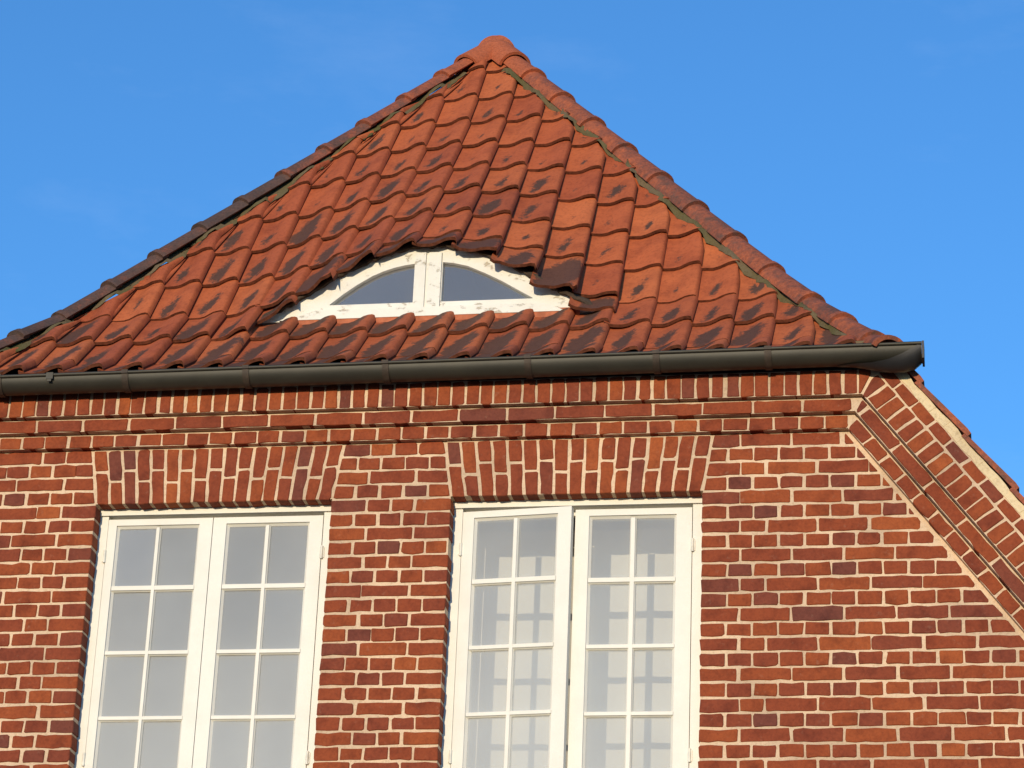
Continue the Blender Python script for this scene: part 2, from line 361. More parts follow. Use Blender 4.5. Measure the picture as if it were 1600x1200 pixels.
# -- flat arches over the windows
for (xa, xb), lab in zip(OPEN, ('flat brick arch over the left window', 'flat brick arch over the right window')):
    bm = MB(); bm.prism([(xa - SK + .006, -.004), (xa + .004, ZT + .004), (xb - .004, ZT + .004), (xb + SK - .006, -.004)], -.0005, .0)
    am = MB(); am.prism([(xa - SK + .01, -.002), (xa + .006, ZT + .0045), (xb - .006, ZT + .0045), (xb + SK - .01, -.002)], -.001, .09)
    archo = am.build('flat_arch', M_mortar, house, label=lab)
    n = 17; zt, zb = -J * .6, ZT
    for i in range(n):
        def X(f, z):
            t = (z - ZT) / -ZT; a = xa - SK * t; b = xb + SK * t; return a + (b - a) * f
        f0, f1 = i / n, (i + 1) / n; g = .0066
        frac = (.40 if i % 2 == 0 else .585) + random.gauss(0, .012); zs = zt + (zb - zt) * frac
        for z1, z0 in ((zt, zs + J / 2), (zs - J / 2, zb)):
            s = random.gauss(0, .0012)
            brick([(X(f0, z0) + g + s, z0), (X(f1, z0) - g + s, z0), (X(f1, z1) - g + s, z1), (X(f0, z1) + g + s, z1)], 0, .088, archo)

# -- corbelled cornice: header, stretcher and rowlock courses
bands = [(0.0, C, .034, .12), (C, 2 * C, .068, .236), (2 * C, 2 * C + .126, .100, .0697)]
cm = MB()
for w0, w1, pr, _ in bands:
    wg = w1 - (.0065 if pr < .09 else 0)
    cm.prism([(MX(mitre(w0)), w0), (mitre(w0), w0), (mitre(wg), wg), (MX(mitre(wg)), wg)], -pr, -pr + .025)
    cm.prism([(MX(mitre(w0)), w0), (mitre(w0), w0), (mitre(w1), w1), (MX(mitre(w1)), w1)], -pr + .025, .05)
cornice = cm.build('cornice', M_mortar, house)
for bi, (w0, w1, pr, pitch) in enumerate(bands):
    x = mitre(w0) - .004; i = 0
    z0, z1 = w0 + (.001 if bi < 2 else .001), w1 - J * (.9 if bi < 2 else .3)
    x0e = mitre((w0 + w1) / 2) + .02
    # lay from the mitre leftwards
    x = x0e - (.0 if bi == 2 else random.uniform(0, .05))
    while x > MX(x0e):
        a, b = x - pitch + J / 2, x - J / 2
        p = rect(jit(a, .002), jit(b, .002), jit(z0, .0008), jit(z1, .0012))
        p = clip(p, (mitre(0) - .007, 0), (mitre(.3) - .007, .3)); p = clip(p, (MX(mitre(.3) - .007), .3), (MX(mitre(0) - .007), 0))
        brick(p, -pr, -pr + .085, cornice); x -= pitch
# -- raking cornice on the right
rk = MB()
def RP(t, w): return (X_C0 + rake_d[0] * t + rake_n[0] * w, rake_d[1] * t + rake_n[1] * w)
TL = 2.3
rbands = [(0.0, C, .034, .12), (C, 2 * C, .068, .24), (2 * C, 2 * C + .122, .100, .072), (2 * C + .122, 2 * C + .122 + .068, .1005, .124)]
def mp(w): return (mitre(w), w)
rakes = []
for mir in (lambda q: q, lambda q: [(MX(x), z) for x, z in reversed(q)]):
    rk = MB()
    for w0, w1, pr, _ in rbands:
        wg = w1 - (.0065 if pr < .09 else 0)
        rk.prism(mir([mp(w0), RP(TL, w0), RP(TL, wg), mp(wg)]), -pr, -pr + .025)
        rk.prism(mir([mp(w0), RP(TL, w0), RP(TL, w1), mp(w1)]), -pr + .025, .05)
    rakes.append(rk.build('raking_cornice', M_mortar, house))
rake = rakes[0]
ZSOF = .262
for bi, (w0, w1, pr, pitch) in enumerate(rbands):
    t = -.25
    if bi == 3: t = -.12
    while t < 2.2:
        a, b = t + J / 2, t + pitch - J / 2
        j0, j1 = (.002, J * .9) if bi < 2 else ((.002, J * .45) if bi == 2 else (J * .45, .010))
        p = [RP(jit(a, .002), w0 + j0), RP(jit(b, .002), w0 + j0), RP(jit(b, .002), w1 - j1), RP(jit(a, .002), w1 - j1)]
        p = clip(p, (mitre(.5) + .007, .5), (mitre(0) + .007, 0))
        p = clip(p, (0, ZSOF - .02), (-1, ZSOF - .02)) if False else clip(p, (9, ZSOF - .012), (0, ZSOF - .012))
        p = p if p else []
        brick(p, -pr, -pr + .085, rake); brick([(MX(x), z) for x, z in reversed(p)], -pr, -pr + .085, rake); t += pitch
# verge mortar and verge tiles
wv = rbands[-1][1]
vm = MB(); lo, hi = [], []
t = -.30
while t < 2.3:
    lo.append((t, wv - .006 + random.uniform(-.006, .006))); hi.append((t, wv + .030 + .010 * ((t / .345 + .87) % 1) + random.uniform(-.004, .004))); t += .05
for i in range(len(lo) - 1):
    q = [RP(*lo[i]), RP(*lo[i + 1]), RP(*hi[i + 1]), RP(*hi[i])]
    q = clip(q, (9, ZSOF), (0, ZSOF))
    if len(q) > 2: vm.prism(q, -.102 - random.uniform(0, .004), .0)
vmo = vm.build('verge_mortar', M_verge_mortar, rake)
vm.v = [(MX(x), y, z) for x, y, z in vm.v]; vm.f = [tuple(reversed(f_)) for f_ in vm.f]
vm.build('verge_mortar', M_verge_mortar, rakes[1])
if OUT.f: OUT.build('outer_bricks', M_brick, wall, kind='stuff')

# ------------------------------------------------------------------ roof surface
SEGS = [(0, 31), (.33, 46), (.66, 44)]; BRK = (.484, .895); SEAVE = .13; PITCH = 57.0
def prof(s):
    y, z = BRK
    if s >= .99: return y + (s - .99) * math.cos(R(PITCH)), z + (s - .99) * math.sin(R(PITCH))
    for a, ang in reversed(SEGS):
        lo_ = max(s, a) if a > 0 else s; d = (a + .33) - lo_
        y -= d * math.cos(R(ang)); z -= d * math.sin(R(ang))
        if s >= a: break
    return y, z
T52 = math.tan(R(52))
def hipx(s, side):
    z = prof(s)[1]; return 3.86 - (z - .34) / T52 if side > 0 else -.84 + (z - .34) / T52
STOP = 3.97
YT = [prof(STOP - i * .03) for i in range(int((STOP + .15) / .03) + 1)]
def zbase(y):
    for (ya, za), (yb, zb_) in zip(YT, YT[1:]):
        if y >= yb: t = (y - yb) / (ya - yb); return zb_ + (za - zb_) * t
    return YT[-1][1]
YW, EX, EW, EH, EL = .40, 1.550, 1.12, .455, 1.30
def hb(x):
    d = abs(x - EX) / EW; return 0 if d >= 1 else EH * (.5 + .5 * math.cos(math.pi * d)) ** .88
def FB(y):
    if y >= YW: u = (y - YW) / EL; return 0 if u >= 1 else (1 - u) ** 1.25
    return max(0, 1 + (y - YW) / .30)
def zup(x, y, front=False):
    if front == 'low': return zbase(y)
    if front and y < YW: return zbase(YW) + hb(x) + (y - YW) * (1.45 - hb(x) * 1.0)
    return zbase(y) + hb(x) * FB(y)
_tab = {}
def table(x, front):
    key = (round(x, 4), front)
    if key not in _tab:
        y0 = prof(STOP)[0]; pts = [(STOP, y0, zup(x, y0, front))]; y = y0; s = STOP
        while y > -.45:
            y -= .02; z = zup(x, y, front); _, py, pz = pts[-1]; s -= math.hypot(y - py, z - pz); pts.append((s, y, z))
        _tab[key] = pts
    return _tab[key]
def surf(x, s, front=False):
    pts = table(x, front)
    if s >= STOP: d = s - STOP; return Vector((x, pts[0][1] + d * math.cos(R(PITCH)), pts[0][2] + d * math.sin(R(PITCH))))
    lo_, hi_ = 0, len(pts) - 1
    while hi_ - lo_ > 1:
        md = (lo_ + hi_) // 2
        if pts[md][0] > s: lo_ = md
        else: hi_ = md
    a, b = pts[lo_], pts[hi_]; t = (a[0] - s) / (a[0] - b[0])
    return Vector((x, a[1] + (b[1] - a[1]) * t, a[2] + (b[2] - a[2]) * t))
def snorm(x, s, front=False):
    n = (surf(x + .02, s, front) - surf(x - .02, s, front)).cross(surf(x, s + .02, front) - surf(x, s - .02, front)); n.normalize(); return n
def s_front(x, off=.055):
    pts = table(x, True); yq = YW - off
    for a, b in zip(pts, pts[1:]):
        if b[1] <= yq: t = (a[1] - yq) / (a[1] - b[1]); return a[0] + (b[0] - a[0]) * t
PROF = [(-.10, .013), (0, .003), (.12, .0), (.34, .001), (.49, .009), (.61, .021), (.73, .033), (.85, .040), (.95, .042), (1.01, .038), (1.045, .012)]
def ph(t):
    if t <= PROF[0][0]: return PROF[0][1]
    for (a, ha), (b, hb_) in zip(PROF, PROF[1:]):
        if t <= b: return ha + (hb_ - ha) * (t - a) / (b - a)
    return PROF[-1][1]
TW, TG, X0T = .2045, .33, 1.690
# -- deck
dk = MB()
def deck_rows(svals, front, xs_of):
    pts = []
    for s in svals:
        xa, xb = xs_of(s); pts.append([surf(xa + (xb - xa) * i / 44, s, 'low') - snorm(xa + (xb - xa) * i / 44, s, 'low') * .03 for i in range(45)])
    dk.grid(pts, True)
deck_rows([SEAVE + .05 + .05 * i for i in range(15)], False, lambda s: (hipx(s, -1) , hipx(s, 1)))
# upper part in strips, stopping behind the eyebrow front
pts = []
for i in range(41):
    row = []
    for j in range(49):
        f = j / 48; s_hi = 3.95; xa, xb = hipx(.75, -1), hipx(.75, 1); x = xa + (xb - xa) * f
        slo = s_front(x, -.06) if hb(x) > .03 else .80
        s = slo + (s_hi - slo) * (i / 40)
        x = min(max(x, hipx(s, -1)), hipx(s, 1)); row.append(surf(x, s) - snorm(x, s) * .03)
    pts.append(row)
dk.grid(pts, True)
roof = dk.build('roof', M_deck, house, recalc=False)

# -- tiles
def make_tile(xr_, s0, s1, stail, front, dirt, k, clampfront=None):
    xl = xr_ - TW; nx = len(PROF)
    lift = random.uniform(-.001, .003); sk = random.gauss(0, .004); dxj = random.gauss(0, .0015)
    xm_ = xr_ - TW / 2; st = max(stail, s_front(xm_)) if clampfront else stail
    C0, C1 = surf(xm_, st, front), surf(xm_, s1, front); NN = (snorm(xm_, st + .03, front) + snorm(xm_, s1 - .05, front)).normalized()
    sm_ = (st + s1) / 2; Tx = (surf(xm_ + .06, sm_, front) - surf(xm_ - .06, sm_, front)) / .12
    Tx = Vector((1, Tx.y * .80, Tx.z * .80)); NN = (NN * .6 + Tx.cross(C1 - C0).normalized() * .4).normalized()
    roll_ = random.gauss(0, .012)
    def pt(t, s, hx):
        x = xl + t * TW + dxj; ss = max(s, st) if clampfront else s
        if clampfront and s <= st + .001: ss = st + .75 * (s_front(min(max(x, xl), xr_)) - s_front(xm_))
        a, b = hipx(max(ss, 0), -1) + .06, hipx(max(ss, 0), 1) - .06
        x = min(max(x, a), b)
        tt = (x - dxj - xl) / TW; f = (ss - st) / (s1 - st)
        off = .030 - .027 * min(1, max(0, (s - s0) / .40)) + lift + hx + roll_ * (x - xm_)
        return C0 + (C1 - C0) * f + Tx * (x - xm_) + NN * (ph(tt) + off)
    ts = [p[0] for p in PROF]
    ss = [st + (sk if not clampfront else 0), st + (s1 - st) * .45, s1]
    wid = min(hipx(max(stail, 0), 1), xr_) - max(hipx(max(stail, 0), -1), xl)
    wid2 = min(hipx(s1 - .1, 1), xr_) - max(hipx(s1 - .1, -1), xl)
    if wid < .015: return None
    b = MB(); th = .017
    wig = [abs(random.gauss(0, .0018)) for _ in ts]
    top = [[pt(t, s + (wig[i] if j == 0 else 0), 0) for i, t in enumerate(ts)] for j, s in enumerate(ss)]
    uvs = [[(t, (s - s0) / TG + .0001) for t in ts] for s in ss]
    b.grid(top, True, True, uvs)
    bot = [[pt(t, s + (wig[i] if j == 0 else 0), -th) for i, t in enumerate(ts)] for j, s in ((0, ss[0]), (2, ss[2]))]
    b.grid(bot, True, False, [uvs[0], uvs[2]])
    nface = len(b.f); b.grid([top[0], bot[0]], True, False, [uvs[0], uvs[0]])
    b.grid([[top[0][-1], bot[0][-1]], [top[2][-1], bot[1][-1]]], True, True, [[(1, .01)] * 2, [(1, 1)] * 2])
    b.grid([[top[0][0], bot[0][0]], [top[2][0], bot[1][0]]], True, False, [[(0, .01)] * 2, [(0, 1)] * 2])
    o = b.build('roof_tile', M_tile, roof, None, None, recalc=False, dirt=dirt)
    o.data.materials.append(M_tedge)
    for f_ in range(nface, len(o.data.polygons)): o.data.polygons[f_].material_index = 1  # tail and side faces get a darker colour than the tile tops
    return o
ncol0 = int((-.95 - X0T) / TW) - 1
for c in range(ncol0, 13):
    xr_ = X0T + c * TW; xm = xr_ - TW / 2; bumpcol = hb(xm) > .055
    for k in range(0, 13):
        s0 = k * TG; s1 = s0 + .40
        if k == 0: s0 = SEAVE
        if s0 > 3.66: continue
        s1 = min(s1, 3.84)
        dirt = random.triangular(.15, 1.0, .55)
        y = surf(xm, s0).y
        near = math.exp(-((xm - EX + .55) / .6) ** 2 - ((s0 - 1.3) / .55) ** 2)
        dirt = min(1.35, dirt * (.75 if s0 > 2.6 else 1) + .55 * near + (.35 if s0 < .5 and hb(xm) > .02 else 0) + (.32 if s0 < .9 else 0))
        if c >= 5 and s0 > 1.2: dirt *= .6
        if not bumpcol:
            make_tile(xr_, s0, s1, s0, False, dirt, k); continue
        sf = s_front(xm); kmin = math.ceil((sf + .10 - TG) / TG)
        if k <= 2: make_tile(xr_, s0, min(s1, .885), s0, 'low', min(1.3, dirt + .3 * (k == 2)), k)     # lower roof, in front of the window
        if k < kmin: continue
        if k == kmin: make_tile(xr_, min(s0, sf), s1, min(s0, sf) - .15, True, min(1.6, dirt + .75), k, True)   # lowest tile over the window, cut to the arch
        else: make_tile(xr_, s0, s1, s0, False, dirt, k)

# -- hips: half-round ridge tiles in mortar
def hp(s, side):
    y, z = prof(s); return Vector((hipx(s, side), y, z))
N1 = Vector((0, -math.sin(R(PITCH)), math.cos(R(PITCH))))
def frame_at(p, q, side):
    d = (q - p).normalized(); n2 = Vector((side * math.sin(R(52)), 0, math.cos(R(52)))); u = N1 + n2; u = (u - d * u.dot(d)).normalized(); return d, u, d.cross(u)
def cap(p, q, side, r0, r1, lift0, lift1, dirt, ang=82, name='ridge_tile'):
    d, u, l = frame_at(p, q, side); b = MB(); n = 12; th = .016
    def ring(c, r, lift): return [c + u * (lift + r * math.cos(a) * .92) + l * (r * math.sin(a)) for a in [R(-ang + 2 * ang * i / n) for i in range(n + 1)]]
    mid = (p + q) / 2
    o = [ring(p, r0 + .006, lift0), ring(p + d * .035, r0 + .004, lift0), ring(p + d * .045, r0 - .004, lift0), ring(q, r1, lift1)]
    i_ = [ring(p, r0 - th, lift0), ring(q, r1 - th, lift1)]
    b.grid(o, True, False); b.grid(i_, True, True); b.grid([o[0], i_[0]], False, True); b.grid([ring(p + d * .03, r0 - th, lift0), ring(p + d * .03, r0 * .55, lift0)], False, True)
    b.grid([[o[0][0], i_[0][0]], [o[3][0], i_[1][0]]], False, False); b.grid([[o[0][-1], i_[0][-1]], [o[3][-1], i_[1][-1]]], False, True)
    return b.build(name, M_ridge, roof, None, None, dirt=dirt)
caps_R = [.06, .26, .56, .87, 1.22, 1.54, 1.88, 2.21, 2.55, 2.87, 3.19, 3.50]
caps_L = [.10, .42, .70, .98, 1.28, 1.57, 1.85, 2.12, 2.40, 2.68, 2.96, 3.25, 3.53]
for side, caps in ((1, caps_R), (-1, caps_L)):
    for i, s in enumerate(caps):
        s2 = caps[i + 1] + .04 if i + 1 < len(caps) else 3.78
        p, q = hp(s, side), hp(s2, side)
        low = max(0, 1 - s / 1.6)
        dirt = (.72 if side < 0 else .52) * (1 - .8 * max(0, (s - 2.4) / 1.3)) + random.uniform(-.12, .12)
        if side < 0 and s < 2.3: dirt += .22
        cap(p, q, side, .092 - .004 * low, .079 - .004 * low, .008, .004, max(.02, dirt), 84 if side > 0 else 70)
# apex piece: two short hoods and the first ridge tile joined
ap = hp(3.955, 1); ap = Vector(((hp(3.955, 1).x + hp(3.955, -1).x) / 2, ap.y, ap.z))
b = MB()
def hood(p, q, u, r0, r1, lift):
    d = (q - p).normalized(); u = (u - d * u.dot(d)).normalized(); l = d.cross(u); n = 14
    def ring(c, r): return [c + u * (lift + r * math.cos(a) * .95) + l * (r * math.sin(a)) for a in [R(-96 + 192 * i / n) for i in range(n + 1)]]
    mid = p + (q - p) * .55
    o = [ring(p, r0), ring(mid, r0 * .99), ring(q, r1)]; i_ = [ring(p, r0 - .018), ring(q, r1 - .018)]
    b.grid(o, True); b.grid(i_, True, True); b.grid([o[0], i_[0]], False, True)
for side in (1, -1):
    p = hp(3.70, side); q = ap + Vector((-side * .03, .05, .012)); d, u, l = frame_at(p, q, side); hood(p, q, u, .108, .112, .006)
hood(ap + Vector((0, -.01, -.035)), ap + Vector((0, .45, -.02)), Vector((0, 0, 1)), .118, .11, .008)
b.build('apex_tile', M_ridge, roof, None, None, dirt=.12)
for i in range(6):
    p = ap + Vector((0, .40 + .38 * i, -.02)); d = Vector((0, 1, 0)); b = MB(); hood(p, p + Vector((0, .42, 0)), Vector((0, 0, 1)), .11, .095, 0); b.build('ridge_tile', M_ridge, roof, None, None, dirt=.3)
# bedding mortar under the hips
for side in (1, -1):
    b = MB(); inn2, inn, mid2, mid_, out = [], [], [], [], []
    s = .16; i = 0
    while s < 3.62:
        w = (.101 if side > 0 else .088) + .016 * math.sin(s * 5.3 + side) * math.sin(s * 2.1) + .010 * math.sin(s * 2 * math.pi / (TW * T52 / math.sin(R(PITCH)) * 1.02) + (1 if side > 0 else 2.2)) + random.uniform(-.012, .012)
        xh = hipx(s, side)
        def on(wq, extra):
            x = xh - side * wq; x = max(x, ap.x - .10) if side > 0 else min(x, ap.x + .10)
            return surf(x, s) + snorm(x, s) * (ph(((x - X0T) / TW) % 1.0) + extra)
        out.append(on(w, .024 + random.uniform(0, .007)))
        q = on(w - .02, 0); hq = ph(((q.x - X0T) / TW) % 1.0); mid_.append(q + N1 * (min(hq, .03) - hq + .040 + random.uniform(-.003, .004)))
        mid2.append(surf(xh - side * .055, s) + N1 * (.054 if side > 0 else .040)); inn.append(surf(xh + side * .004, s) + N1 * .03); inn2.append(hp(s, side) + Vector((side * .01, 0, .066))); s += .03
    b.grid([out, mid_, mid2, inn, inn2], True)
    if side > 0: b.box(3.66, 3.84, -.13, .10, .335, .405)
    b.build('mortar_bed', M_bed, roof)
# side slopes of the main roof, running back from the hips
for side in (1, -1):
    b = MB(); base = hp(0, side)
    pts = []
    xs = (4.05 + .05, 0) ; row_h, row_v = [], []
    for s in [.15, .33, .66, .99, 2.0, 3.0, 3.96]:
        p = hp(s, side); row_h.append(p + Vector((0, .02, -.03))); row_v.append(Vector((p.x, 7.0, p.z - .03)))
    b.grid([row_h, row_v], False)
    xa, xb_ = (3.93 + .02, 5.75) if side > 0 else (MX(3.95), MX(5.75))
    for y0_, y1_ in ((-.0, 7.0),):
        z0_ = .34 - .03; z1_ = z0_ - abs(xb_ - xa) * T52
        b.quad((xa, y0_, z0_), (xb_, y0_, z1_), (xb_, y1_, z1_), (xa, y1_, z0_))
    b.build('roof_slope', M_ridge, house, dirt=.2)
# verge tiles along the right rake
for i in range(8):
    t0, t1 = -.30 + i * .345, -.30 + (i + 1) * .345 + .02
    w = wv + .030
    q = [RP(t0, w), RP(t1, w + .018), RP(t1, w + .042), RP(t1 - .03, w + .045), RP(t0, w + .022)]
    q = clip(q, (9, ZSOF), (0, ZSOF))
    for q in ((q, [(MX(x), z) for x, z in reversed(q)]) if len(q) > 2 else ()):
        b = MB(); b.prism(q, -.112 - .004 * (i % 2), .25); b.build('verge_tile', M_ridge, roof, None, None, dirt=.42 + .1 * random.random())

# ------------------------------------------------------------------ eaves: soffit and gutter
b = MB(); zs = .272
b.box(-.88, 3.90, -.106, -.02, zs, zs + .10)
b.build('soffit_board', M_tar, house)
GR, GYc = .066, -.175
def rim(x): return .301 + (x + .44) * .0063
def gutter_section(x, r, yo=0, zo=0, a0=-6, a1=186, n=16):
    return [(x, GYc + yo - r * math.cos(R(a0 + (a1 - a0) * i / n)), rim(x) + zo - r * math.sin(R(a0 + (a1 - a0) * i / n))) for i in range(n + 1)]
b = MB(); xs = [-1.035] + [-.7 + .4 * i for i in range(11)] + [3.55, 3.70]
o = [gutter_section(x, GR) for x in xs]; i_ = [gutter_section(x, GR - .004) for x in xs]
xe = 4.055
o.append(gutter_section(xe, GR)); i_.append(gutter_section(xe, GR - .004))
b.grid(o, True); b.grid(i_, True, True)
gut = b.build('gutter', M_zinc, house, recalc=False)
b = MB(); pts = []
for x in xs + [xe]:
    c = Vector((x, GYc - GR - .003, rim(x) + .004)); pts.append([c + Vector((0, .009 * math.cos(R(45 * j)), .009 * math.sin(R(45 * j)))) for j in range(9)])
b.grid(pts, True); b.build('rim_bead', M_zinc, gut)
b = MB(); pts = []
for x, rz, ry, a0 in ((3.66, .068, .069, 88), (3.74, .074, .070, 70), (3.82, .092, .072, 54), (3.90, .108, .073, 38), (3.97, .110, .073, 22), (4.02, .098, .071, 8), (4.05, .070, .069, -4)):
    pts.append([(x, GYc - ry * math.cos(R(a)), rim(x) - rz * math.sin(R(a))) for a in [a0 + (186 - a0) * i / 14 for i in range(15)]])
b.grid(pts, True); b.poly(pts[-1])
b.build('end_cap', M_zincd, gut)  # dark metal colour puts the gutter end's shade into this shell
b = MB(); b.box(4.056, 4.066, GYc - GR - .012, GYc + .03, rim(xe) - .075, rim(xe) + .012); b.build('end_plate', M_zincd, gut)
for x in (-.45, .198, .806, 1.499, 2.193, 2.809, 3.338):
    b = MB(); a = gutter_section(x - .016, GR + .006, n=14); c = gutter_section(x + .016, GR + .006, n=14)
    a2 = gutter_section(x - .016, GR - .002, n=14); c2 = gutter_section(x + .016, GR - .002, n=14)
    b.grid([a, c], True); b.grid([a2, a], False); b.grid([c, c2], False)
    b.box(x - .016, x + .016, GYc - GR - .014, GYc - GR + .010, rim(x) - .004, rim(x) + .014)
    b.build('gutter_bracket', M_brk, gut)
b = MB(); b.box(-.20, -.165, GYc - GR - .016, GYc - GR - .010, rim(-.18) - .022, rim(-.18) + .012); b.box(-.192, -.173, GYc - GR - .014, GYc - GR - .008, rim(-.18) - .034, rim(-.18) - .022)
b.build('rim_clip', M_zinc, gut)

# ------------------------------------------------------------------ casement windows
GT = [-.383, -.711, -1.037, -1.362, -1.690]; GB = [-.678, -1.008, -1.334, -1.660, -1.985]
def ring_frame(b, x0, x1, z0, z1, gx0, gx1, gz0, gz1, yf, yb, ch=.012, yg=None):
    """flat frame face with a chamfered inner edge"""
    O = [(x0, z0), (x1, z0), (x1, z1), (x0, z1)]; I = [(gx0 - ch, gz0 - ch), (gx1 + ch, gz0 - ch), (gx1 + ch, gz1 + ch), (gx0 - ch, gz1 + ch)]; G = [(gx0, gz0), (gx1, gz0), (gx1, gz1), (gx0, gz1)]
    yg = yg or yf + .02
    for i in range(4):
        k = (i + 1) % 4
        b.quad((O[i][0], yf, O[i][1]), (O[k][0], yf, O[k][1]), (I[k][0], yf, I[k][1]), (I[i][0], yf, I[i][1]))
        b.quad((I[i][0], yf, I[i][1]), (I[k][0], yf, I[k][1]), (I[k][0], yf + .008, I[k][1]), (I[i][0], yf + .008, I[i][1]))
        b.quad((I[i][0], yf + .008, I[i][1]), (I[k][0], yf + .008, I[k][1]), (G[k][0], yg, G[k][1]), (G[i][0], yg, G[i][1]))
        b.quad((G[i][0], yg, G[i][1]), (G[k][0], yg, G[k][1]), (G[k][0], yb, G[k][1]), (G[i][0], yb, G[i][1]))
        b.quad((O[i][0], yf, O[i][1]), (O[k][0], yf, O[k][1]), (O[k][0], yb, O[k][1]), (O[i][0], yb, O[i][1]))
        b.quad((O[i][0], yb, O[i][1]), (O[k][0], yb, O[k][1]), (G[k][0], yb, G[k][1]), (G[i][0], yb, G[i][1]))
def bar(b, x0, x1, z0, z1, yf, yb, ch, vertical):
    if vertical: prof_ = [(x0, yb), (x0, yf + .014), (x0 + ch, yf + .006), (x0 + ch, yf), (x1 - ch, yf), (x1 - ch, yf + .006), (x1, yf + .014), (x1, yb)]; a = [(x, y, z0) for x, y in prof_]; c = [(x, y, z1) for x, y in prof_]
    else: prof_ = [(z0, yb), (z0, yf + .014), (z0 + ch, yf + .006), (z0 + ch, yf), (z1 - ch, yf), (z1 - ch, yf + .006), (z1, yf + .014), (z1, yb)]; a = [(x0, y, z) for z, y in prof_]; c = [(x1, y, z) for z, y in prof_]
    b.grid([a, c], False)
def window(xa, xb, leaves, frame_w, lab, openleaf=None):
    zt_, zb_ = -.262, ZB
    b = MB(); yf = .082
    fl, fr_ = leaves[0][0], leaves[1][1]
    b.box(xa - .012, xb + .012, yf - .012, yf + .09, -.320, zt_)                          # head
    b.box(xa - .012, fl - .003, yf, yf + .09, zb_, -.3225); b.box(fr_ + .003, xb + .012, yf, yf + .09, zb_, -.3225)
    b.box(fl - .0025, fr_ + .0025, yf, yf + .09, zb_, -2.06)
    b.box(fl - .0025, fr_ + .0025, yf + .06, yf + .09, -.345, -.3225)                       # rebate behind the gap
    win = b.build('window', M_paint, house, label=lab)
    for li, (x0, x1, g) in enumerate(leaves):
        xf = None
        if openleaf == li:
            ang = R(-5.6); px, py = x0, yf + .0
            def xf(p, px=px, py=py, ang=ang):
                dx, dy = p.x - px, p.y - py; return Vector((px + dx * math.cos(ang) - dy * math.sin(ang), py + dx * math.sin(ang) + dy * math.cos(ang), p.z))
        y0 = yf - .004
        b = MB(); ring_frame(b, x0, x1, -2.055, -.339, g[0], g[3], GB[-1], GT[0], y0, y0 + .045)
        b.build('casement', M_paint, win, xform=xf)
        b = MB(); bar(b, g[1], g[2], GB[-1], GT[0], y0 + .001, y0 + .045, .006, True); b.build('muntin', M_paint, win, xform=xf)
        for r in range(4):
            for ga, gb in ((g[0], g[1]), (g[2], g[3])):
                b = MB(); bar(b, ga - .010, gb + .010, GT[r + 1], GB[r], y0 + .002, y0 + .044, .006, False); b.build('muntin', M_paint, win, xform=xf)
        for r in range(5):
            for ga, gb in ((g[0], g[1]), (g[2], g[3])):
                b = MB(); y = y0 + .022 + random.uniform(-.001, .001); tx_, tz_ = random.gauss(0, .010), random.gauss(0, .010); w_, h_ = gb - ga, GT[r] - GB[r]
                b.quad((ga - .002, y - tx_ * w_ * .5 - tz_ * h_ * .5 , GB[r] - .002), (gb + .002, y + tx_ * w_ * .5 - tz_ * h_ * .5, GB[r] - .002), (gb + .002, y + tx_ * w_ * .5 + tz_ * h_ * .5, GT[r] + .002), (ga - .002, y - tx_ * w_ * .5 + tz_ * h_ * .5, GT[r] + .002))
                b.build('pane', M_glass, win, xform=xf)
        hx = x0 - .004 if li == 0 else x1 + .004
        for hz in (-.53, -1.55):
            b = MB(); n = 8
            ri = [[(hx + .007 * math.cos(R(45 * j)), yf - .008 + .007 * math.sin(R(45 * j)), z) for j in range(9)] for z in (hz - .032, hz + .032)]
            b.grid(ri, True); b.poly(ri[0][:8]); b.poly(ri[1][:8]); b.box(hx - .012, hx + .012, yf - .005, yf + .002, hz - .026, hz + .026)
            b.build('hinge', M_iron, win)
    return win
window(*OPEN[0], [(.083, .611, (.138, .324, .351, .533)), (.6145, 1.163, (.693, .874, .902, 1.085))], .045, 'left white casement window with closed sashes and grey panes')
window(*OPEN[1], [(1.853, 2.390, (1.921, 2.102, 2.131, 2.312)), (2.3985, 2.957, (2.477, 2.661, 2.692, 2.871))], .045, 'right white casement window with one sash slightly ajar', openleaf=0)
# room behind
b = MB(); b.box(-.6, 3.4, D + .01, 4.2, -3.4, -.05); room = b.build('room', M_plaster, house)
for p_ in room.data.polygons: pass
import bmesh
bm_ = bmesh.new(); bm_.from_mesh(room.data)
bmesh.ops.delete(bm_, geom=[f for f in bm_.faces if f.calc_center_median().y < -1.8], context='FACES'); bm_.to_mesh(room.data); bm_.free()
# screen standing behind the right window
b = MB(); n = 40; pts = []
for z in (-2.1, -1.2, -.30): pts.append([(1.72 + 1.5 * i / n, .47 + .004 * math.sin(i * .9) + .002 * math.sin(i * 2.3), z) for i in range(n + 1)])
b.grid(pts, True); b.grid([[(x, y + .004, z) for x, y, z in r] for r in pts], True)
b.build('curtain', M_curtain, None, label='pale cloth hanging close behind the panes of the right window', category='curtain')

# ------------------------------------------------------------------ eyebrow dormer window
ye = YW; zsill = .868
def ztop(x): return zbase(YW) + hb(x) + .004
b = MB(); xs_ = [EX - .90 + 1.80 * i / 48 for i in range(49)]
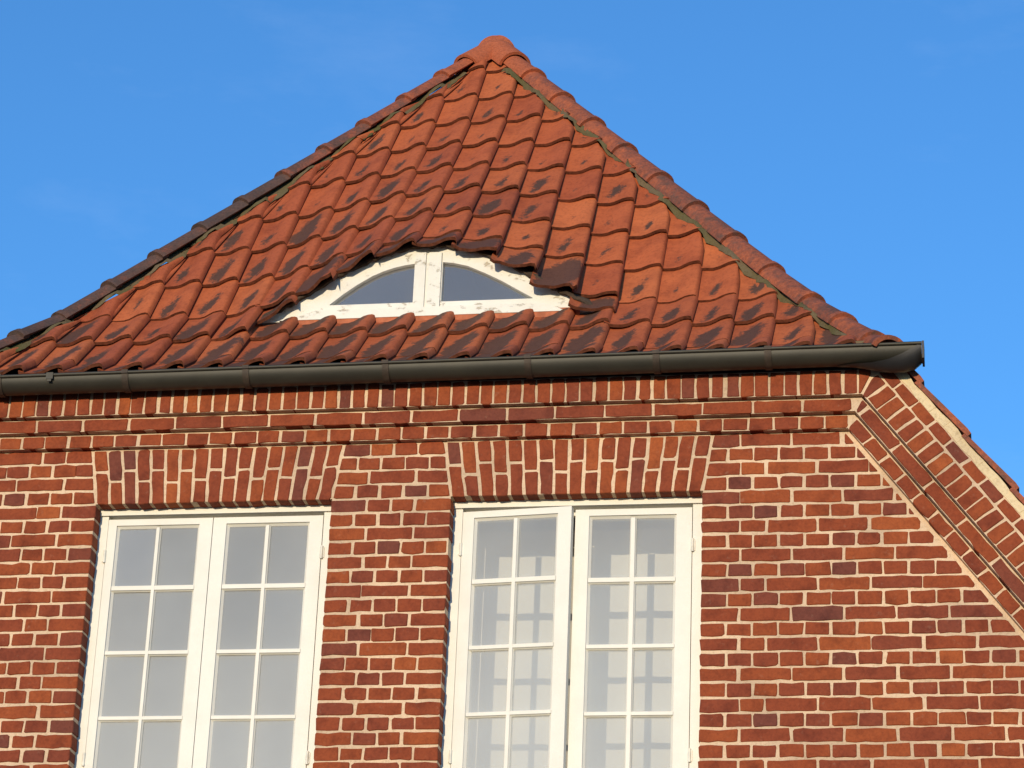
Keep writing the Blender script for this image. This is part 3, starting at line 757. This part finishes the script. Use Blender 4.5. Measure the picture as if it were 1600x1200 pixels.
# frame ring polygons: outline between the tile arch and the two panes
pl = [(1.035, .938), (1.10, .992), (1.17, 1.043), (1.244, 1.088), (1.30, 1.114), (1.36, 1.134), (1.42, 1.147), (1.472, 1.154)]
pr_ = [(1.617, 1.157), (1.67, 1.151), (1.75, 1.130), (1.847, 1.083), (1.93, 1.038), (2.01, .988), (2.091, .938)]
def glass_top(x):
    for lst in (pl, pr_):
        if lst[0][0] <= x <= lst[-1][0]:
            for (a, za), (c_, zc) in zip(lst, lst[1:]):
                if x <= c_: return za + (zc - za) * (x - a) / (c_ - a)
    return None
xs_ = sorted(set([round(x, 4) for x in xs_ if not (1.0 < x < 2.1)] + [p[0] for p in pl] + [p[0] for p in pr_] + [1.02, 1.05, 2.07, 2.1]))
zb0 = zsill - .02; zg = .934
def bar_piece(x0, x1, za0, za1, zb0_, zb1_, y0, y1):
    i = [b.vert(p) for p in ((x0, y0, za0), (x1, y0, za1), (x1, y0, zb1_), (x0, y0, zb0_), (x0, y1, za0), (x1, y1, za1), (x1, y1, zb1_), (x0, y1, zb0_))]
    for f in ((0, 1, 2, 3), (4, 7, 6, 5), (0, 4, 5, 1), (3, 2, 6, 7), (0, 3, 7, 4), (1, 5, 6, 2)): b.face([i[k] for k in f])
for x0, x1 in zip(xs_, xs_[1:]):
    g0, g1 = glass_top(x0), glass_top(x1); xm = (x0 + x1) / 2; gm_ = glass_top(xm)
    if gm_ is None or g0 is None or g1 is None: bar_piece(x0, x1, zb0, zb0, max(zb0 + .004, ztop(x0)), max(zb0 + .004, ztop(x1)), ye, ye + .06)
    else:
        bar_piece(x0, x1, g0, g1, ztop(x0), ztop(x1), ye, ye + .06); bar_piece(x0, x1, zb0, zb0, zg, zg, ye, ye + .06)
eyeb = b
eye = b.build('eyebrow_window', M_oldpaint, house, label='low eyebrow dormer window with flaking white frame among the roof tiles')
for x0, x1, d_ in ((1.474, 1.531, .016), (1.546, 1.612, .014), (1.5315, 1.5455, .005)):
    b = MB(); b.box(x0, x1, ye - d_, ye - .0005, zsill - .005 + (.0 if d_ > .01 else .01), zbase(YW) + hb(1.54) - .06 - (0 if d_ > .01 else .01)); b.build('stile', M_oldpaint, eye)
b = MB(); b.prism([(EX - .77, zsill - .022), (EX + .72, zsill - .018), (EX + .60, zsill + .030), (EX - .58, zsill + .028)], ye - .022, ye - .001); b.build('bottom_rail', M_oldpaint, eye)
for lst in (pl, pr_):
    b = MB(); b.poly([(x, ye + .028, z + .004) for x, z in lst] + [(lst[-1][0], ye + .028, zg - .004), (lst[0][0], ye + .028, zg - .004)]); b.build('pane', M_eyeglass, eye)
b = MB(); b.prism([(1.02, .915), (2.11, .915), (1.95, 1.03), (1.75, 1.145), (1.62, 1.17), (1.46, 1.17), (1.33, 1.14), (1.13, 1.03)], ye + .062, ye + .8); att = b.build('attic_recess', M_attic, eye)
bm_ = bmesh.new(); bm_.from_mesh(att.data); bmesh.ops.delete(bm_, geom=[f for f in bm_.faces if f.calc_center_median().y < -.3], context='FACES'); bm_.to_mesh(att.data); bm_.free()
# dark lip painting in the cut tiles' thickness and shade above the frame
b = MB(); pts = []
for i in range(73):
    x = EX - .86 + 1.74 * i / 72; z = zbase(YW) + hb(x); w_ = random.uniform(-.005, .005)
    pts.append([(x, YW + .03, z + .03), (x, YW - .030, z - .012 + w_), (x, YW - .034, z - .034 + w_), (x, YW - .004, z - .030 + w_ * 2)])
b.grid(pts, True); b.build('arch_shade_lip', M_archshade, eye)
# clay-coloured fillet under the sill
b = MB(); pts = []
for i in range(61):
    x = .84 + 1.50 * i / 60; t = ((x - X0T) / TW) % 1; s = .90
    p = surf(x, .86, 'low') ; zz = p.z + ph(t) * .9 + .012
    pts.append([(x, ye - .02, zsill + .000), (x, p.y - .005, max(zz, p.z + .01)), (x, p.y - .03, zz - .02)])
b.grid(pts, True); b.build('sill_fillet', M_sign, eye)
